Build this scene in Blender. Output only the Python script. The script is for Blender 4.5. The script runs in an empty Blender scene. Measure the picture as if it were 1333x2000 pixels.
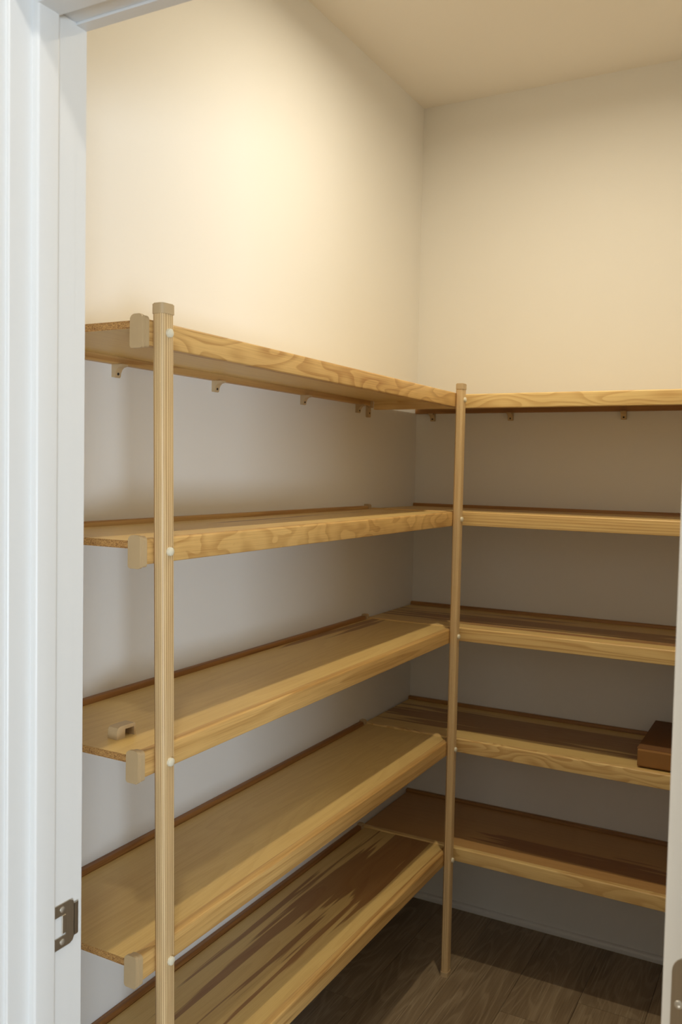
import bpy, bmesh, math, random
from mathutils import Vector, Matrix
random.seed(7)
scene = bpy.context.scene
COL = scene.collection

# ------------------------------------------------------------------ camera
cam_data = bpy.data.cameras.new('camera')
cam_data.sensor_fit = 'VERTICAL'
cam_data.sensor_height = 22.3
cam_data.lens = 1714.46 / 2000.0 * 22.3
cam_data.clip_start = 0.02
cam_data.dof.use_dof = True
cam_data.dof.focus_distance = 1.75
cam_data.dof.aperture_fstop = 5.6
cam = bpy.data.objects.new('camera', cam_data)
COL.objects.link(cam)
cr = Vector((0.87789186, 0.47842005, 0.02049754))
cu = Vector((-0.04075523, 0.0319984, 0.99865665))
cf = Vector((-0.47712147, 0.87754793, -0.04758925))
M = Matrix((cr, cu, -cf)).transposed().to_4x4()
M.translation = Vector((1.24131, -2.82019, 1.5))
cam.matrix_world = M
scene.camera = cam

# ------------------------------------------------------------------ sky, lamps, exposure
scene.view_settings.view_transform = 'Standard'
scene.view_settings.look = 'None'
scene.view_settings.gamma = 1.0
scene.view_settings.use_curve_mapping = False
scene.view_settings.exposure = 0.0
world = bpy.data.worlds.new('world')
scene.world = world
world.use_nodes = True
bg = world.node_tree.nodes['Background']
bg.inputs['Color'].default_value = (0.72, 0.86, 1.0, 1)
bg.inputs['Strength'].default_value = 0.3

def area(name, loc, direction, size, power, color, size_y=None, shape='RECTANGLE', spread=180):
    l = bpy.data.lights.new(name, 'AREA')
    l.shape = shape
    l.size = size
    if size_y: l.size_y = size_y
    l.energy = power
    l.color = color
    l.spread = math.radians(spread)
    o = bpy.data.objects.new(name, l)
    COL.objects.link(o)
    o.location = loc
    o.rotation_euler = Vector(direction).to_track_quat('-Z', 'Y').to_euler()
    return o
PANTRY = (0.67, -0.90)
area('pantry_lamp', (PANTRY[0], PANTRY[1], 2.728), (0, 0, -1), 0.05, 9.8, (1.0, 0.88, 0.65), shape='DISK', spread=171)
area('hall_lamp', (1.02, -2.72, 2.725), (0, 0, -1), 0.12, 7.0, (1.0, 0.95, 0.86), shape='DISK')
area('door_edge_fill_lamp', (-0.75, -2.95, 2.725), (0, 0, -1), 0.12, 38.0, (1.0, 0.90, 0.70), shape='DISK')  # added lamp that brightens the hinge edge of the open door
area('window_daylight', (4.31, -5.65, 0.60), (-1, 0, 0.12), 1.6, 218.0, (0.72, 0.86, 1.0), size_y=0.95)  # unseen daylight source, set low to reach walls and shelf undersides

# ------------------------------------------------------------------ helpers
def lin(r, g, b):
    f = lambda c: (c/255/12.92) if c/255 <= 0.04045 else ((c/255+0.055)/1.055)**2.4
    return (f(r), f(g), f(b), 1)

def new_mat(name, rough=0.5):
    m = bpy.data.materials.new(name)
    m.use_nodes = True
    b = m.node_tree.nodes['Principled BSDF']
    b.inputs['Roughness'].default_value = rough
    return m, m.node_tree, b

def nd(t, kind, **kw):
    n = t.nodes.new(kind)
    for k, v in kw.items():
        if k.startswith('i_'):
            n.inputs[k[2:].replace('_', ' ')].default_value = v
        else:
            setattr(n, k, v)
    return n

def math_n(t, op, a, b=None, c=None, clamp=False):
    n = t.nodes.new('ShaderNodeMath'); n.operation = op; n.use_clamp = clamp
    for i, v in enumerate((a, b, c)):
        if v is None: continue
        if isinstance(v, (int, float)): n.inputs[i].default_value = v
        else: t.links.new(v, n.inputs[i])
    return n.outputs[0]

def mix_rgb(t, fac, a, b, blend='MIX'):
    n = t.nodes.new('ShaderNodeMix'); n.data_type = 'RGBA'; n.blend_type = blend
    for i, v in ((0, fac), (6, a), (7, b)):
        if isinstance(v, (int, float, tuple)): n.inputs[i].default_value = v
        else: t.links.new(v, n.inputs[i])
    return n.outputs[2]

def smooth(t, v, lo, hi):
    n = t.nodes.new('ShaderNodeMapRange'); n.interpolation_type = 'SMOOTHSTEP'
    t.links.new(v, n.inputs[0]); n.inputs[1].default_value = lo; n.inputs[2].default_value = hi
    return n.outputs[0]

def noise(t, vec, scale=1.0, detail=2.0, rough=0.5, dist=0.0):
    n = t.nodes.new('ShaderNodeTexNoise')
    t.links.new(vec, n.inputs['Vector'])
    n.inputs['Scale'].default_value = scale; n.inputs['Detail'].default_value = detail
    n.inputs['Roughness'].default_value = rough; n.inputs['Distortion'].default_value = dist
    return n.outputs['Fac']

def coords(t, axis, seed, rnd=False):
    """object coordinates turned so that x runs along the grain, moved by a seed"""
    tc = t.nodes.new('ShaderNodeTexCoord')
    sx = t.nodes.new('ShaderNodeSeparateXYZ'); t.links.new(tc.outputs['Object'], sx.inputs[0])
    order = {'x': (0, 1, 2), 'y': (1, 0, 2), 'z': (2, 0, 1)}[axis]
    cx = t.nodes.new('ShaderNodeCombineXYZ')
    for i, k in enumerate(order): t.links.new(sx.outputs[k], cx.inputs[i])
    ad = t.nodes.new('ShaderNodeVectorMath'); ad.operation = 'ADD'
    t.links.new(cx.outputs[0], ad.inputs[0])
    if rnd:
        oi = t.nodes.new('ShaderNodeObjectInfo')
        sc = t.nodes.new('ShaderNodeVectorMath'); sc.operation = 'SCALE'
        sc.inputs[0].default_value = (37.0, 91.0, 53.0)
        t.links.new(oi.outputs['Random'], sc.inputs['Scale'])
        t.links.new(sc.outputs[0], ad.inputs[1])
    else:
        ad.inputs[1].default_value = (seed*3.17, seed*7.31, seed*1.93)
    return sx, cx.outputs[0], ad.outputs[0]

def scaled(t, vec, s):
    n = t.nodes.new('ShaderNodeVectorMath'); n.operation = 'MULTIPLY'
    t.links.new(vec, n.inputs[0]); n.inputs[1].default_value = s
    return n.outputs[0]

def wood(name, axis, light, dark, seed=1, flow=(2.5, 16, 16), rings=9, ring_amt=0.45, fibre=0.25,
         streaks=None, across=None, streak_col=None, rough=0.42, bump=0.05, straight=None, fib_scale=420):
    """plain-sawn board: growth rings are level lines of a stretched noise; optional dark heartwood streaks.
    streaks: list of (centre, half width across, run centre, run half length, strength) in local metres."""
    m, t, b = new_mat(name, rough)
    sx, raw, v = coords(t, axis, seed)
    n1 = noise(t, scaled(t, v, flow), 1.0, 1.6, 0.45, 0.25)
    grow = math_n(t, 'MULTIPLY', n1, float(rings))
    if straight:                      # quarter-sawn: rings run parallel to the board
        s0 = t.nodes.new('ShaderNodeSeparateXYZ'); t.links.new(v, s0.inputs[0])
        ax = math_n(t, 'ADD', math_n(t, 'MULTIPLY', s0.outputs[1], straight*0.83), math_n(t, 'MULTIPLY', s0.outputs[2], straight*0.71))
        grow = math_n(t, 'ADD', grow, ax)
    fr = math_n(t, 'FRACT', grow)
    up = smooth(t, fr, 0.3, 0.9); dn = smooth(t, fr, 1.0, 0.92)
    ring = math_n(t, 'MULTIPLY', math_n(t, 'MULTIPLY', up, dn), ring_amt)
    soft = noise(t, scaled(t, v, (flow[0]*0.8, flow[1]*0.6, flow[2]*0.6)), 1.0, 3.0)
    fib = noise(t, scaled(t, v, (7, fib_scale, fib_scale)), 1.0, 3.0, 0.6)
    fac = math_n(t, 'ADD', ring, math_n(t, 'MULTIPLY', smooth(t, fib, 0.35, 0.75), fibre))
    fac = math_n(t, 'ADD', fac, math_n(t, 'MULTIPLY', smooth(t, soft, 0.45, 0.8), 0.22), clamp=True)
    col = mix_rgb(t, fac, light, dark)
    if streaks:
        s2 = t.nodes.new('ShaderNodeSeparateXYZ'); t.links.new(raw, s2.inputs[0])
        L, A = s2.outputs[0], s2.outputs[1]
        jag = noise(t, scaled(t, v, (1.6, 34, 34)), 1.0, 2.2, 0.5, 0.15)
        jag2 = noise(t, scaled(t, v, (2.2, 110, 110)), 1.0, 2.0, 0.5)
        total = None
        for (c, hw, rc, rl, st) in streaks:
            ga = smooth(t, math_n(t, 'ABSOLUTE', math_n(t, 'SUBTRACT', A, c)), hw*1.5, hw*0.3)
            gl = smooth(t, math_n(t, 'ABSOLUTE', math_n(t, 'SUBTRACT', L, rc)), rl*1.3, rl*0.4)
            w = math_n(t, 'MULTIPLY', math_n(t, 'MULTIPLY', ga, gl), st)
            total = w if total is None else math_n(t, 'MAXIMUM', total, w)
        val = math_n(t, 'ADD', total, math_n(t, 'ADD', math_n(t, 'MULTIPLY', math_n(t, 'SUBTRACT', jag, 0.5), 1.9),
                                               math_n(t, 'MULTIPLY', math_n(t, 'SUBTRACT', jag2, 0.5), 0.9)))
        mask = smooth(t, val, 0.50, 0.62)
        mask = math_n(t, 'MULTIPLY', mask, smooth(t, total, 0.02, 0.15))
        tone = math_n(t, 'ADD', math_n(t, 'MULTIPLY', mask, 0.72), math_n(t, 'MULTIPLY', math_n(t, 'MULTIPLY', mask, fac), 0.3), clamp=True)
        col = mix_rgb(t, tone, col, streak_col)
    t.links.new(col, b.inputs['Base Color'])
    if bump:
        bp = t.nodes.new('ShaderNodeBump'); bp.inputs['Strength'].default_value = bump; bp.inputs['Distance'].default_value = 0.001
        t.links.new(fib, bp.inputs['Height']); t.links.new(bp.outputs[0], b.inputs['Normal'])
    return m

def paint(name, col, rough=0.6, bump=0.03, scale=260):
    m, t, b = new_mat(name, rough)
    tc = t.nodes.new('ShaderNodeTexCoord')
    n = noise(t, tc.outputs['Object'], scale, 3.0)
    big = noise(t, tc.outputs['Object'], 1.7, 2.0)
    c2 = tuple(c*0.975 for c in col[:3]) + (1,)
    t.links.new(mix_rgb(t, big, col, c2), b.inputs['Base Color'])
    bp = t.nodes.new('ShaderNodeBump'); bp.inputs['Strength'].default_value = bump; bp.inputs['Distance'].default_value = 0.001
    t.links.new(n, bp.inputs['Height']); t.links.new(bp.outputs[0], b.inputs['Normal'])
    return m

def plastic(name, col, rough=0.4):
    m, t, b = new_mat(name, rough)
    tc = t.nodes.new('ShaderNodeTexCoord')
    n = noise(t, tc.outputs['Object'], 60, 2.0)
    t.links.new(mix_rgb(t, n, col, tuple(c*0.93 for c in col[:3]) + (1,)), b.inputs['Base Color'])
    return m

def metal(name, col, rough=0.35):
    m, t, b = new_mat(name, rough)
    b.inputs['Metallic'].default_value = 1.0
    tc = t.nodes.new('ShaderNodeTexCoord')
    n = noise(t, scaled(t, tc.outputs['Object'], (900, 900, 30)), 1.0, 2.0)
    t.links.new(mix_rgb(t, n, col, tuple(c*0.8 for c in col[:3]) + (1,)), b.inputs['Base Color'])
    return m

# ------------------------------------------------------------------ mesh helpers
def bm_new(): return bmesh.new()

def add_box(bm, a, b, mi=0):
    x0, y0, z0 = a; x1, y1, z1 = b
    vs = [bm.verts.new(p) for p in ((x0,y0,z0),(x1,y0,z0),(x1,y1,z0),(x0,y1,z0),(x0,y0,z1),(x1,y0,z1),(x1,y1,z1),(x0,y1,z1))]
    fs = [bm.faces.new([vs[i] for i in q]) for q in ((0,3,2,1),(4,5,6,7),(0,1,5,4),(1,2,6,5),(2,3,7,6),(3,0,4,7))]
    for f in fs: f.material_index = mi
    return fs

def bevel_all(bm, w, seg=2):
    bmesh.ops.bevel(bm, geom=list(bm.edges), offset=w, segments=seg, affect='EDGES', profile=0.5, clamp_overlap=True)

def box_bm(a, b, bev=0.0, seg=2):
    bm = bm_new(); add_box(bm, a, b)
    if bev: bevel_all(bm, bev, seg)
    return bm

def rrect(u0, v0, u1, v1, rs, n=5):
    """rounded rectangle outline, radii for corners (u0v0, u1v0, u1v1, u0v1)"""
    pts = []
    for (cx, cy, a0, r) in ((u0, v0, 180, rs[0]), (u1, v0, 270, rs[1]), (u1, v1, 0, rs[2]), (u0, v1, 90, rs[3])):
        if r <= 0: pts.append((cx, cy)); continue
        ox = cx + (r if cx == u0 else -r); oy = cy + (r if cy == v0 else -r)
        for k in range(n+1):
            a = math.radians(a0 + 90*k/n)
            pts.append((ox + r*math.cos(a), oy + r*math.sin(a)))
    return pts

def prism_bm(pts, axis, a, b, bm=None, cap_mi=0):
    """outline extruded along an axis; 'x': pts are (y,z), 'y': (x,z), 'z': (x,y)"""
    bm = bm or bm_new()
    def P(p, w):
        return {'x': (w, p[0], p[1]), 'y': (p[0], w, p[1]), 'z': (p[0], p[1], w)}[axis]
    A = [bm.verts.new(P(p, a)) for p in pts]; B = [bm.verts.new(P(p, b)) for p in pts]
    n = len(pts); fs = []
    for i in range(n):
        j = (i+1) % n
        fs.append(bm.faces.new((A[i], A[j], B[j], B[i])))
    c1 = bm.faces.new(A[::-1]); c2 = bm.faces.new(B)
    c1.material_index = c2.material_index = cap_mi
    bmesh.ops.recalc_face_normals(bm, faces=list(bm.faces))
    return bm

def lathe_bm(profile, origin, axis, n=20):
    """profile (radius, height) turned round an axis through origin"""
    bm = bm_new(); rings = []
    ax = Vector(axis).normalized(); q = ax.to_track_quat('Z', 'Y')
    for r, h in profile:
        if r < 1e-6: rings.append([bm.verts.new(Vector(origin) + q @ Vector((0, 0, h)))]); continue
        rings.append([bm.verts.new(Vector(origin) + q @ Vector((r*math.cos(2*math.pi*k/n), r*math.sin(2*math.pi*k/n), h))) for k in range(n)])
    for R0, R1 in zip(rings, rings[1:]):
        for k in range(n):
            l = (k+1) % n
            if len(R0) == 1 and len(R1) == 1: continue
            if len(R0) == 1: bm.faces.new((R0[0], R1[k], R1[l]))
            elif len(R1) == 1: bm.faces.new((R0[k], R0[l], R1[0]))
            else: bm.faces.new((R0[k], R0[l], R1[l], R1[k]))
    bmesh.ops.recalc_face_normals(bm, faces=list(bm.faces))
    return bm

def wpos(o):
    p = Vector((0, 0, 0))
    while o: p += o.location; o = o.parent
    return p

def obj(name, bm, mats, parent=None, loc=None, smooth_a=35):
    """links bm (world coordinates) as ONE mesh object; its origin is the parent's, or loc"""
    if not isinstance(mats, (list, tuple)): mats = [mats]
    org = wpos(parent) if parent else Vector(loc or (0, 0, 0))
    bmesh.ops.translate(bm, vec=-org, verts=list(bm.verts))
    ca = math.radians(smooth_a)
    for f in bm.faces: f.smooth = True
    for e in bm.edges:
        e.smooth = len(e.link_faces) == 2 and e.calc_face_angle(4) < ca
    me = bpy.data.meshes.new(name); bm.to_mesh(me); bm.free()
    for m in mats: me.materials.append(m)
    o = bpy.data.objects.new(name, me); COL.objects.link(o)
    if parent: o.parent = parent
    else: o.location = org
    return o

def thing(name, loc, label, cat, group=None):
    o = bpy.data.objects.new(name, None); COL.objects.link(o)
    o.location = loc; o.empty_display_size = 0.05
    o['label'] = label; o['category'] = cat
    if group: o['group'] = group
    return o

def struct(name, bm, mat, loc=None):
    o = obj(name, bm, mat, loc=loc); o['kind'] = 'structure'
    return o

def struct_root(name, loc):
    o = bpy.data.objects.new(name, None); COL.objects.link(o)
    o.location = loc; o.empty_display_size = 0.05; o['kind'] = 'structure'
    return o

# ------------------------------------------------------------------ materials
M_WALL = paint('wall_paint', (0.86, 0.843, 0.81, 1), 0.75)
M_CEIL = paint('ceiling_paint', (0.85, 0.82, 0.78, 1), 0.85)
M_HALL = paint('hall_wall_paint', (0.40, 0.31, 0.20, 1), 0.8)  # unseen hall walls, made dark brown to cut light bounced into the pantry
M_TRIM = paint('trim_paint', (0.82, 0.82, 0.81, 1), 0.35, 0.015, 90)
M_BASE = paint('baseboard_paint', (0.80, 0.79, 0.76, 1), 0.4, 0.015, 90)
M_BEIGE = plastic('beige_plastic', lin(200, 174, 134), 0.42)
M_CREAM = plastic('cream_plastic', lin(235, 228, 205), 0.35)
M_NICKEL = metal('satin_nickel', (0.52, 0.46, 0.38, 1), 0.42)
M_SCREW = metal('screw_metal', (0.85, 0.85, 0.83, 1), 0.45)
M_HOLE = paint('dark_recess', (0.03, 0.022, 0.016, 1), 0.9)  # near-black stands in for shade inside bracket holes; also colours the sub-slab
LIGHT = lin(219, 186, 132); RING = lin(176, 130, 72)
HEART = lin(140, 86, 44)

# ------------------------------------------------------------------ room shell
H = 2.742; RX = 1.262; FY = -2.001; HY = -2.116      # ceiling, right wall, front wall inside, front wall hall side
OX0, OX1, OZ = 0.4215, 1.1835, 2.040                 # door opening (jamb faces, head)
HX0, HX1, HB = -3.0, 4.2, -7.5                      # hall
struct('wall_left', box_bm((-0.11, FY, 0), (0, 0.11, H)), M_WALL)
struct('wall_back', box_bm((0, 0, 0), (RX, 0.11, H)), M_WALL)
struct('wall_right', box_bm((RX, FY, 0), (RX+0.11, 0.11, H)), M_WALL)
bm = bm_new()
add_box(bm, (HX0, HY, 0), (OX0-0.02, FY, H)); add_box(bm, (OX1+0.02, HY, 0), (HX1, FY, H)); add_box(bm, (OX0-0.02, HY, OZ+0.02), (OX1+0.02, FY, H))
struct('wall_front', bm, M_WALL)
struct('ceiling', box_bm((HX0, HB, H), (HX1, 0.11, H+0.1)), M_CEIL)
struct('wall_hall_left', box_bm((HX0-0.1, HB, 0), (HX0, FY, H)), M_HALL)
struct('wall_hall_back', box_bm((HX0-0.1, HB-0.1, 0), (HX1+0.1, HB, H)), M_HALL)
WY0, WY1, WZ0, WZ1 = -6.5, -4.8, 0.1, 1.15  # unseen hall window, shaped low so daylight comes in from below
bm = bm_new()
add_box(bm, (HX1, HB, 0), (HX1+0.12, WY0, H)); add_box(bm, (HX1, WY1, 0), (HX1+0.12, FY, H))
add_box(bm, (HX1, WY0, 0), (HX1+0.12, WY1, WZ0)); add_box(bm, (HX1, WY0, WZ1), (HX1+0.12, WY1, H))
struct('wall_hall_right', bm, M_WALL)
w = struct_root('window_1', (HX1+0.08, (WY0+WY1)/2, WZ0))
bm = bm_new()
for a, b in (((WY0, WZ0), (WY0+0.05, WZ1)), ((WY1-0.05, WZ0), (WY1, WZ1)), ((WY0+0.05, WZ0), (WY1-0.05, WZ0+0.05)), ((WY0+0.05, WZ1-0.05), (WY1-0.05, WZ1))):
    add_box(bm, (HX1+0.04, a[0], a[1]), (HX1+0.10, b[0], b[1]))
obj('window_frame', bm, M_TRIM, w)

# floor: sub-slab with separate vinyl planks, running away from the door
def plank_mat():
    m, t, b = new_mat('plank_vinyl', 0.45)
    sx, raw, v = coords(t, 'y', 1, rnd=True)
    n1 = noise(t, scaled(t, v, (1.3, 7, 7)), 1.0, 2.5, 0.5, 0.3)
    fr = math_n(t, 'FRACT', math_n(t, 'MULTIPLY', n1, 14.0))
    ring = math_n(t, 'MULTIPLY', smooth(t, fr, 0.45, 0.85), smooth(t, fr, 1.0, 0.86))
    fib = noise(t, scaled(t, v, (8, 260, 260)), 1.0, 3.0, 0.6)
    soft = noise(t, scaled(t, v, (1.2, 9, 9)), 1.0, 3.0)
    oi = t.nodes.new('ShaderNodeObjectInfo')
    tone = mix_rgb(t, oi.outputs['Random'], lin(160, 139, 110), lin(141, 121, 94))
    c = mix_rgb(t, smooth(t, soft, 0.35, 0.75), tone, lin(122, 102, 77))
    c = mix_rgb(t, math_n(t, 'MULTIPLY', smooth(t, fib, 0.42, 0.75), 0.5), c, lin(98, 79, 58))
    tick = smooth(t, noise(t, scaled(t, v, (5, 330, 330)), 1.0, 2.0, 0.5), 0.56, 0.70)
    c = mix_rgb(t, math_n(t, 'MULTIPLY', tick, 0.45), c, lin(190, 172, 142))
    c = mix_rgb(t, math_n(t, 'MULTIPLY', ring, 0.30), c, lin(180, 160, 130))
    t.links.new(c, b.inputs['Base Color'])
    bp = t.nodes.new('ShaderNodeBump'); bp.inputs['Strength'].default_value = 0.12; bp.inputs['Distance'].default_value = 0.001
    t.links.new(fib, bp.inputs['Height']); t.links.new(bp.outputs[0], b.inputs['Normal'])
    return m
M_PLANK = plank_mat()
floor = struct('floor', box_bm((HX0, HB, -0.12), (HX1, 0.11, -0.005)), M_HOLE)
PW, PL = 0.182, 1.22
offs = [0.35, 0.93, 0.12, 0.66, 0.27, 1.05, 0.5]
i = 0
x = -0.03 - 17*PW
while x < HX1 + 0.1:
    y = 0.0 - offs[i % 7] 
    segs = [(y, 0.0)]
    while y > HB:
        segs.append((max(y-PL, HB), y)); y -= PL
    xa, xb = max(x, HX0), min(x+PW, HX1)
    if xb - xa > 0.02:
        for (ya, yb) in segs:
            if x < -0.2:
                yb = min(yb, HY)
            if xa > RX: yb = min(yb, HY)
            if yb - ya < 0.03: continue
            g = 0.0006
            bm = box_bm((xa+g, ya+g, -0.005), (xb-g, yb-g, 0.0))
            obj('plank', bm, M_PLANK, floor)
    x += PW; i += 1

# baseboards with a shoe moulding along the pantry walls
def base_profile(sign=1):
    return [(0, 0), (0.022*sign, 0), (0.0245*sign, 0.012), (0.0235*sign, 0.017), (0.0205*sign, 0.0205), (0.0160*sign, 0.0220),
            (0.012*sign, 0.0222), (0.012*sign, 0.172), (0.010*sign, 0.180), (0.005*sign, 0.185), (0, 0.185)]
pf = [(-p[0], p[1]) for p in base_profile()]
struct('baseboard_back', prism_bm(pf, 'x', 0.0, RX), M_BASE)
struct('baseboard_left', prism_bm(base_profile(), 'y', FY, -0.0225), M_BASE)
struct('baseboard_right', prism_bm([(RX-p[0], p[1]) for p in base_profile()], 'y', FY, -0.0225), M_BASE)

# ------------------------------------------------------------------ door frame
def casing(a0, a1, zt, y_wall, out):
    """colonial casing outline across its width (from opening edge outwards)"""
    return
# left jamb
t1 = struct_root('trim_1', (OX0, -2.06, 0))
JY0, JY1 = HY, -2.0138
obj('jamb', box_bm((OX0-0.018, JY0, 0), (OX0, JY1+0.0, OZ), 0.0012, 1), M_TRIM, t1)
obj('door_stop', prism_bm(rrect(OX0, -2.083, OX0+0.010, -2.0500, (0, 0.003, 0.003, 0)), 'z', 0.0, OZ-0.010), M_TRIM, t1)
obj('casing_inside', prism_bm([(OX0-0.0015, JY1), (OX0-0.0015, -1.996), (OX0-0.005, -1.994), (OX0-0.012, -1.994), (OX0-0.020, -1.998), (OX0-0.030, -1.996), (OX0-0.062, -1.9925), (OX0-0.0625, JY1)], 'z', 0.0, OZ-0.003), M_TRIM, t1)
obj('casing_hall', prism_bm([(OX0-0.005, HY), (OX0-0.005, HY-0.010), (OX0-0.009, HY-0.014), (OX0-0.016, HY-0.012), (OX0-0.024, HY-0.010), (OX0-0.045, HY-0.016), (OX0-0.0625, HY-0.017), (OX0-0.0625, HY)], 'z', 0.0, OZ+0.005), M_TRIM, t1)
# strike plate on the rabbet of the left jamb
SZ = 0.917; y0, y1 = -2.0500, -2.0105
strike = obj('strike_plate', prism_bm([(y0, SZ-0.0285), (y1-0.008, SZ-0.0285), (y1-0.003, SZ-0.026), (y1, SZ-0.020), (y1, SZ+0.020), (y1-0.003, SZ+0.026), (y1-0.008, SZ+0.0285), (y0, SZ+0.0285),
        (y0, SZ+0.0135), (y0+0.025, SZ+0.0135), (y0+0.025, SZ-0.0135), (y0, SZ-0.0135)], 'x', OX0, OX0+0.0016), M_NICKEL, t1)
strike['label'] = 'satin nickel strike plate with a square latch hole'
obj('strike_lip', prism_bm([(OX0+0.0016, y1-0.001), (OX0+0.0016, y1+0.004), (OX0+0.0008, y1+0.0072), (OX0, y1+0.0072), (OX0, y1+0.004), (OX0, y1-0.001)], 'z', SZ-0.021, SZ+0.021), M_NICKEL, strike)
obj('strike_tongue', box_bm((OX0+0.0002, y0+0.018, SZ-0.011), (OX0+0.0022, y0+0.025, SZ+0.0135), 0.0008, 1), M_NICKEL, strike)
for dz in (-0.021, 0.021):
    obj('screw_or_hole', lathe_bm([(0, 0.0022), (0.0024, 0.0020), (0.0038, 0.0014), (0.0038, 0)], (OX0+0.0008, y0+0.019, SZ+dz), (1, 0, 0), 14), M_SCREW, strike)
# head jamb
t2 = struct_root('trim_2', ((OX0+OX1)/2, -2.06, OZ))
obj('jamb', box_bm((OX0-0.018, JY0, OZ), (OX1+0.018, JY1, OZ+0.018), 0.0012, 1), M_TRIM, t2)
obj('door_stop', prism_bm([(-2.083, OZ), (-2.083, OZ-0.010), (-2.050, OZ-0.010), (-2.050, OZ)], 'x', OX0, OX1), M_TRIM, t2)
obj('casing_inside', prism_bm([(JY1, OZ-0.003), (-1.996, OZ-0.003), (-1.994, OZ+0.001), (-1.994, OZ+0.012), (-1.998, OZ+0.020), (-1.996, OZ+0.030), (-1.9925, OZ+0.062), (JY1, OZ+0.0625)], 'x', OX0-0.0625, OX1+0.0625), M_TRIM, t2)
obj('casing_hall', prism_bm([(HY, OZ+0.005), (HY-0.010, OZ+0.005), (HY-0.014, OZ+0.009), (HY-0.012, OZ+0.016), (HY-0.010, OZ+0.024), (HY-0.016, OZ+0.045), (HY-0.017, OZ+0.0625), (HY, OZ+0.0625)], 'x', OX0-0.0625, OX1+0.0625), M_TRIM, t2)
# right jamb
t3 = struct_root('trim_3', (OX1, -2.06, 0))
obj('jamb', box_bm((OX1, JY0, 0), (OX1+0.018, JY1, OZ), 0.0012, 1), M_TRIM, t3)
obj('door_stop', prism_bm(rrect(OX1-0.010, -2.083, OX1, -2.050, (0.003, 0, 0, 0.003)), 'z', 0.0, OZ-0.010), M_TRIM, t3)
obj('casing_inside', prism_bm([(OX1+0.005, JY1), (OX1+0.005, -1.996), (OX1+0.012, -1.994), (OX1+0.030, -1.996), (OX1+0.062, -1.9925), (OX1+0.0625, JY1)], 'z', 0.0, OZ+0.005), M_TRIM, t3)
obj('casing_hall', prism_bm([(OX1+0.005, HY), (OX1+0.005, HY-0.010), (OX1+0.009, HY-0.014), (OX1+0.024, HY-0.010), (OX1+0.045, HY-0.016), (OX1+0.0625, HY-0.017), (OX1+0.0625, HY)], 'z', 0.0, OZ+0.005), M_TRIM, t3)

# door standing open into the pantry: its hinge edge faces the hall
DX0, DX1, DY0, DY1 = 1.1335, 1.1685, -1.985, -1.230
d1 = struct_root('door_1', (DX1, DY0, 0.0))
bm = bm_new()
add_box(bm, (DX0, DY0, 0.01), (DX1, DY1, 2.025))
bevel_all(bm, 0.002, 2)
obj('door_slab', bm, M_TRIM, d1)
for za, zb in ((0.22, 0.88), (1.02, 1.88)):
    bm = bm_new()
    for s in (0, 1):
        xf = DX0 if s == 0 else DX1; o_ = -0.004 if s == 0 else 0.004
        fr = [(DY0+0.12, za, DY1-0.12, zb)]
        ya, z_a, yb, z_b = fr[0]
        for (a, b) in (((ya, z_a), (yb, z_a+0.02)), ((ya, z_b-0.02), (yb, z_b)), ((ya, z_a+0.02), (ya+0.02, z_b-0.02)), ((yb-0.02, z_a+0.02), (yb, z_b-0.02))):
            add_box(bm, (min(xf, xf+o_), a[0], a[1]), (max(xf, xf+o_), b[0], b[1]))
    obj('door_panel_moulding', bm, M_TRIM, d1)
for zc in (0.28, 1.0205, 1.80):
    hg = obj('hinge', prism_bm(rrect(1.1415, zc-0.0445, 1.1690, zc+0.0445, (0.0145, 0, 0, 0.0145), 6), 'y', DY0-0.0016, DY0), M_NICKEL, d1)
    hg['label'] = 'satin nickel hinge leaf with rounded corners on the door edge'
    obj('hinge_knuckle', lathe_bm([(0, -0.046), (0.006, -0.046), (0.0065, -0.0445), (0.0065, 0.0445), (0.006, 0.046), (0, 0.046)], (1.1745, DY0-0.004, zc), (0, 0, 1), 14), M_NICKEL, hg)
    for sx_, dz in ((1.160, 0.033), (1.1485, 0.0), (1.160, -0.033)):
        obj('screw_or_hole', lathe_bm([(0, 0.0012), (0.0009, 0.0010), (0.0015, 0.0016), (0.0036, 0.0012), (0.004, 0)], (sx_, DY0-0.0014, zc+dz), (0, -1, 0), 14), M_SCREW, hg)

# ------------------------------------------------------------------ shelves
HS = [1.7311, 1.3849, 1.0404, 0.7049, 0.3723]
D, DR = 0.3073, 0.3690
LY0, LY1 = -1.757, -0.3696            # left lip ends
names = ['top', 'second', 'middle', 'fourth', 'bottom']

def lip_profile(u0, u1, z):           # rounded front edge
    return rrect(u0, z-0.0411, u1, z, (0.0015, 0.002, 0.0042, 0.003), 4)

lip_cfg_L = [dict(seed=2.1, flow=(3.0, 11, 11), rings=13, ring_amt=0.42, fibre=0.35), dict(seed=9.4, flow=(9, 17, 17), rings=5, ring_amt=0.36, fibre=0.3),
             dict(seed=5.7, flow=(1.3, 18, 18), rings=4, ring_amt=0.32, fibre=0.35, straight=45), dict(seed=12.3, flow=(1.2, 20, 20), rings=3, ring_amt=0.3, straight=60, fibre=0.35),
             dict(seed=7.9, flow=(1.0, 26, 26), rings=5, ring_amt=0.55, straight=40, fibre=0.4)]
lip_cfg_R = [dict(seed=3.3, flow=(3.2, 13, 13), rings=12, ring_amt=0.38, fibre=0.22), dict(seed=14.2, flow=(0.8, 24, 24), rings=2, ring_amt=0.42, straight=190, fibre=0.3),
             dict(seed=8.8, flow=(1.6, 24, 24), rings=5, ring_amt=0.42, straight=90, fibre=0.3), dict(seed=17.5, flow=(4.5, 15, 15), rings=11, ring_amt=0.45, fibre=0.25),
             dict(seed=20.1, flow=(3.2, 14, 14), rings=6, ring_amt=0.3, fibre=0.25)]
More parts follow.
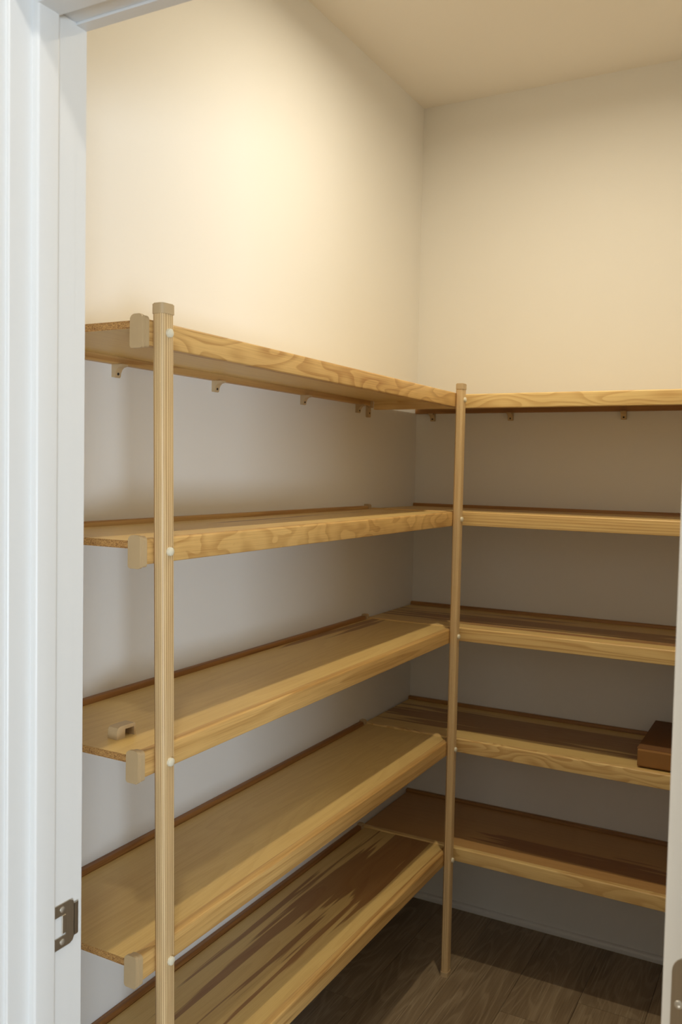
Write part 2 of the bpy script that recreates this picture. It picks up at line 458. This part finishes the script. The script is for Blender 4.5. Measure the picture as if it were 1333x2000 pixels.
# local origin of a left shelf: (0, LY0, h); grain y -> L = y-LY0 (0..1.4), A = x (0..0.3)
streak_L = {1: [(0.12, 0.05, 0.9, 0.5, 0.35)],
            2: [(0.05, 0.035, 1.15, 0.35, 0.75), (0.02, 0.03, 0.15, 0.2, 0.3)],
            3: [],
            4: [(0.075, 0.030, 0.95, 0.6, 0.60), (0.115, 0.035, 0.70, 0.9, 0.70), (0.185, 0.075, 1.22, 0.38, 1.0), (0.205, 0.045, 0.80, 0.35, 0.62), (0.20, 0.05, 0.42, 0.30, 0.50), (0.15, 0.03, 0.30, 0.30, 0.45)]}
# local origin of a right shelf: (0, -DR, h); grain x -> L = x, A = y+DR (0 front .. DR back)
streak_R = {1: [(0.2, 0.08, 0.6, 0.6, 0.4)],
            2: [(0.17, 0.10, 0.7, 0.9, 0.80), (0.29, 0.05, 0.2, 0.5, 0.5)],
            3: [(0.20, 0.12, 0.75, 0.9, 0.95)],
            4: [(0.128, 0.052, 0.66, 0.40, 0.85)]}
PANEL = lin(232, 200, 130); PRING = lin(196, 150, 84)
M_ENDGRAIN = wood('plywood_edge', 'x', lin(206, 160, 98), lin(130, 82, 40), seed=4, flow=(120, 20, 260), rings=5, ring_amt=0.7)

def bracket(parent, pos, facing):
    """small plastic support under the wall rail; facing 'x' (left wall) or 'y' (back wall)"""
    z = pos[2]
    pr = [(0.0, 0.0), (0.0, -0.025), (0.0070, -0.026), (0.0095, -0.0235), (0.0105, -0.017), (0.0135, -0.0105), (0.0185, -0.0060), (0.028, -0.004), (0.028, 0.0)]
    w = 0.008
    if facing == 'x':
        bm = prism_bm([(pos[0]+p[0], z+p[1]) for p in pr], 'y', pos[1]-w, pos[1]+w)
    else:
        bm = prism_bm([(pos[1]-p[0], z+p[1]) for p in pr], 'x', pos[0]-w, pos[0]+w)
    b = obj('bracket', bm, M_BEIGE, parent)
    o_ = (pos[0]+0.0100, pos[1], z-0.0185) if facing == 'x' else (pos[0], pos[1]-0.0100, z-0.0185)
    ax = (1, 0, 0) if facing == 'x' else (0, -1, 0)
    obj('screw_or_hole', lathe_bm([(0, 0.0012), (0.0026, 0.0010), (0.003, 0.0)], o_, ax, 12), M_HOLE, b)  # dark disc stands in for the shade inside a fixing hole

labL = ['highest shelf on the left wall, seen from below',
        'second shelf from the top on the left wall, swirly grained front edge',
        'middle shelf on the left wall, carrying a loose plastic clip',
        'fourth shelf down on the left wall, plain tan with a lit front strip',
        'lowest shelf on the left wall, streaked with dark brown heartwood']
labR = ['highest shelf on the back wall, above eye level',
        'second shelf from the top on the back wall, straight fine front grain',
        'middle shelf on the back wall, brown streaked and empty',
        'fourth shelf down on the back wall, holding the cardboard box',
        'lowest shelf on the back wall, just above the floor']
for k, h in enumerate(HS):
    s = thing('shelf', (0, LY0, h), labL[k], 'shelf', 'shelves along the left wall')
    ml = wood('lip_left_%s' % names[k], 'y', lin(226, 186, 118), lin(166, 114, 54), **lip_cfg_L[k])
    mp = wood('panel_left_%s' % names[k], 'y', PANEL, PRING, seed=30+k*2.3, flow=(0.9, 7, 7), rings=16, ring_amt=0.13, fibre=0.22,
              streaks=streak_L.get(k), streak_col=HEART, rough=0.4)
    mr = wood('rail_left_%s' % names[k], 'y', lin(206, 166, 106) if k < 2 else lin(172, 122, 68), lin(156, 106, 54) if k < 2 else lin(118, 70, 32), seed=50+k, flow=(1, 40, 40), rings=4)
    bm = bm_new(); fs = add_box(bm, (0.0165, LY0-0.004, h-0.016), (D-0.018, -DR-0.0006, h-0.0035))
    fs[2].material_index = 1
    obj('panel', bm, [mp, M_ENDGRAIN], s)
    obj('front_rail', prism_bm(lip_profile(D-0.019, D, h), 'y', LY0, LY1), ml, s)
    obj('wall_rail', prism_bm(rrect(0, h-0.031, 0.0145, h+0.0065, (0, 0.002, 0.004, 0.001), 3), 'y', LY0-0.004, LY1-0.018), mr, s)
    # plastic cap over the near end of the front rail
    bm = prism_bm(rrect(D-0.0235, h-0.0470, D+0.0015, h+0.0060, (0.005, 0.004, 0.0065, 0.0095), 5), 'y', LY0-0.007, LY0-0.001)
    prism_bm(rrect(D-0.0215, h-0.0450, D+0.0032, h+0.0045, (0.004, 0.004, 0.007, 0.008), 5), 'y', LY0-0.0010, LY0+0.0080, bm)
    obj('end_cap', bm, M_BEIGE, s)['label'] = 'beige plastic cap over the front rail end'
    # rail end support near the corner, with a hanging tab
    bm = prism_bm(rrect(0.0, h-0.036, 0.0185, h+0.0120, (0.0, 0.003, 0.006, 0.003), 4), 'y', LY1-0.0180, LY1-0.0035)
    prism_bm(rrect(LY1-0.0205, h-0.066, LY1-0.0025, h-0.030, (0.005, 0.005, 0, 0), 4), 'x', 0.0, 0.009, bm)
    rs = obj('rail_end_support', bm, M_BEIGE, s)
    obj('screw_or_hole', lathe_bm([(0, 0.0012), (0.0026, 0.0010), (0.003, 0.0)], (0.0086, LY1-0.0115, h-0.053), (1, 0, 0), 12), M_HOLE, rs)  # dark disc paints the shaded hole of the hanging tab
    if k == 0:
        for yb in (-1.494, -1.167, -0.773, -0.451):
            bracket(s, (0.0, yb, h-0.031), 'x')

for k, h in enumerate(HS):
    s = thing('shelf', (0, -DR, h), labR[k], 'shelf', 'shelves along the back wall')
    ml = wood('lip_right_%s' % names[k], 'x', lin(240, 208, 142), lin(188, 134, 70), **lip_cfg_R[k])
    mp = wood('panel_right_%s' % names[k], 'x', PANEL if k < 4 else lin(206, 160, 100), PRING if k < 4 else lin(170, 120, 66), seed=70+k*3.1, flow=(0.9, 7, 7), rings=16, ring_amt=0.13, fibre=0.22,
              streaks=streak_R.get(k), streak_col=HEART, rough=0.4)
    mr = wood('rail_right_%s' % names[k], 'x', lin(176, 128, 72), lin(120, 74, 34), seed=90+k, flow=(1, 40, 40), rings=4)
    gap = 0.017 if k == 0 else 0.005
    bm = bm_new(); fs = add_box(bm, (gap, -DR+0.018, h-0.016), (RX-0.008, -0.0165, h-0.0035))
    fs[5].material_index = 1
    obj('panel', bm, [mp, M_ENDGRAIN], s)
    obj('front_rail', prism_bm([(-p[0], p[1]) for p in lip_profile(DR-0.019, DR, h)], 'x', gap, RX-0.008), ml, s)
    obj('wall_rail', prism_bm([(-p[0], p[1]) for p in rrect(0, h-0.031, 0.0145, h+0.0065, (0, 0.002, 0.004, 0.001), 3)], 'x', 0.001, RX-0.004), mr, s)
    if k == 0:
        for xb in (0.064, 0.34, 0.702, 1.03):
            bracket(s, (xb, 0.0, h-0.031), 'y')

# ------------------------------------------------------------------ posts
def post(yc, label, seed, lean=0.0):
    x0, x1, hw = D+0.0006, D+0.0232, 0.0142
    p = thing('support_post', (x0, yc, 0), label, 'post')
    m = wood('post_wood_%d' % seed, 'z', lin(236, 208, 158), lin(168, 126, 78), seed=seed, flow=(0.45, 30, 30), rings=3, ring_amt=0.66, fibre=0.35, straight=300, fib_scale=700)
    R = (0.007, 0.007, 0.004, 0.004)
    obj('shaft', prism_bm(rrect(x0, yc-hw, x1, yc+hw, R, 5), 'z', 0.012, 1.7405), m, p)
    e = 0.0012
    bm = prism_bm(rrect(x0-0.0003, yc-hw-e, x1+e, yc+hw+e, R, 5), 'z', 1.7405, 1.7570)
    top = [f for f in bm.faces if f.normal.z > 0.9]
    bmesh.ops.bevel(bm, geom=[e_ for f in top for e_ in f.edges], offset=0.0016, segments=2, affect='EDGES')
    obj('post_cap', bm, M_BEIGE, p)['label'] = 'beige plastic cap on the post top'
    obj('post_foot', prism_bm(rrect(x0-e, yc-hw-e, x1+e, yc+hw+e, R, 5), 'z', 0.0, 0.014), M_BEIGE, p)['label'] = 'beige plastic foot'
    for h in HS:
        obj('bolt_cover', lathe_bm([(0.0072, 0.0), (0.0072, 0.0030), (0.0066, 0.0046), (0.0046, 0.0056), (0, 0.0060)], (x1, yc+0.0012, h-0.0205), (1, 0, 0), 20), M_CREAM, p)
    p.rotation_euler.x = lean
    return p
post(-1.692, 'tall pale wooden post in front, at the near end of the left shelves', 3, math.radians(1.17))
post(-0.4120, 'slim wooden post at the inner corner where the left and back shelves meet', 8)

# ------------------------------------------------------------------ things on the shelves
# cardboard box
bx0, bx1, by0, by1, bz = 0.831, 1.128, -0.337, -0.022, HS[3]+0.0005
M_CARD = paint('cardboard', lin(150, 106, 54), 0.8, 0.05, 400)
M_CARD_SHADED = paint('cardboard_shaded', lin(124, 84, 46), 0.8, 0.05, 400)  # shade from the shelf above, painted into a darker lid colour
b = thing('cardboard_box', ((bx0+bx1)/2, (by0+by1)/2, bz), 'flat brown cardboard box lying on the back wall shelf beside the open door', 'box')
bh = 0.050
obj('box_body', box_bm((bx0+0.002, by0+0.001, bz), (bx1-0.002, by1, bz+bh-0.004), 0.0015, 2), M_CARD, b)
bm = bm_new()
add_box(bm, (bx0, by0+0.004, bz+bh-0.004), (bx1, by1+0.001, bz+bh)); bevel_all(bm, 0.0014, 2)
obj('lid', bm, M_CARD_SHADED, b)
obj('lid_flap', prism_bm([(by0-0.0015, bz+0.004), (by0+0.001, bz+0.004), (by0+0.001, bz+bh-0.006), (by0+0.006, bz+bh-0.0042), (by0+0.006, bz+bh-0.0015), (by0+0.001, bz+bh-0.0032), (by0-0.0012, bz+bh-0.006)], 'x', bx0+0.003, bx1-0.003), M_CARD, b)

# loose rail cap lying on the middle left shelf: U-shaped, its opening turned to the room
cz = HS[2]-0.0035
c = thing('rail_end_clip', (0.209, -1.691, cz), 'loose beige plastic clip lying on the middle left shelf near the post', 'clip')
ya, yb, xa, xb, hz = -1.7135, -1.6700, 0.1975, 0.2195, 0.0215
bm = bm_new()
outer = [(yb, 0.0), (yb, hz-0.003), (yb-0.003, hz), (ya+0.008, hz), (ya+0.003, hz-0.002), (ya, hz-0.007), (ya, 0.0), (ya+0.019, 0.0), (ya+0.019, hz-0.0065), (yb-0.0035, hz-0.0065), (yb-0.0035, 0.0)]
bm = prism_bm([(p[0], cz+p[1]) for p in outer], 'x', xa+0.002, xb)
prism_bm([(p[0], cz+p[1]) for p in rrect(ya+0.0005, 0, yb-0.0005, hz-0.0004, (0, 0, 0.003, 0.007), 3)], 'x', xa, xa+0.0019, bm)
obj('clip_shell', bm, M_BEIGE, c)
c.rotation_euler.z = math.radians(-3)

# ceiling lights (outside the frame, over the pantry and the hall)
def downlight(x, y, label, col):
    r = thing('ceiling_light', (x, y, H), label, 'ceiling light')
    obj('trim_ring', lathe_bm([(0.068, 0.0), (0.088, 0.0), (0.086, -0.006), (0.074, -0.010), (0.068, -0.008), (0.068, 0.0)], (x, y, H), (0, 0, 1), 40), M_TRIM, r)
downlight(PANTRY[0], PANTRY[1], 'round white recessed light in the pantry ceiling', None)
downlight(1.02, -2.72, 'round white recessed light in the hall ceiling, straight before the pantry door', None)
downlight(-0.75, -2.95, 'round white ring for an added fill light, left of the pantry door', None)  # ring for the added lamp that lights the door edge
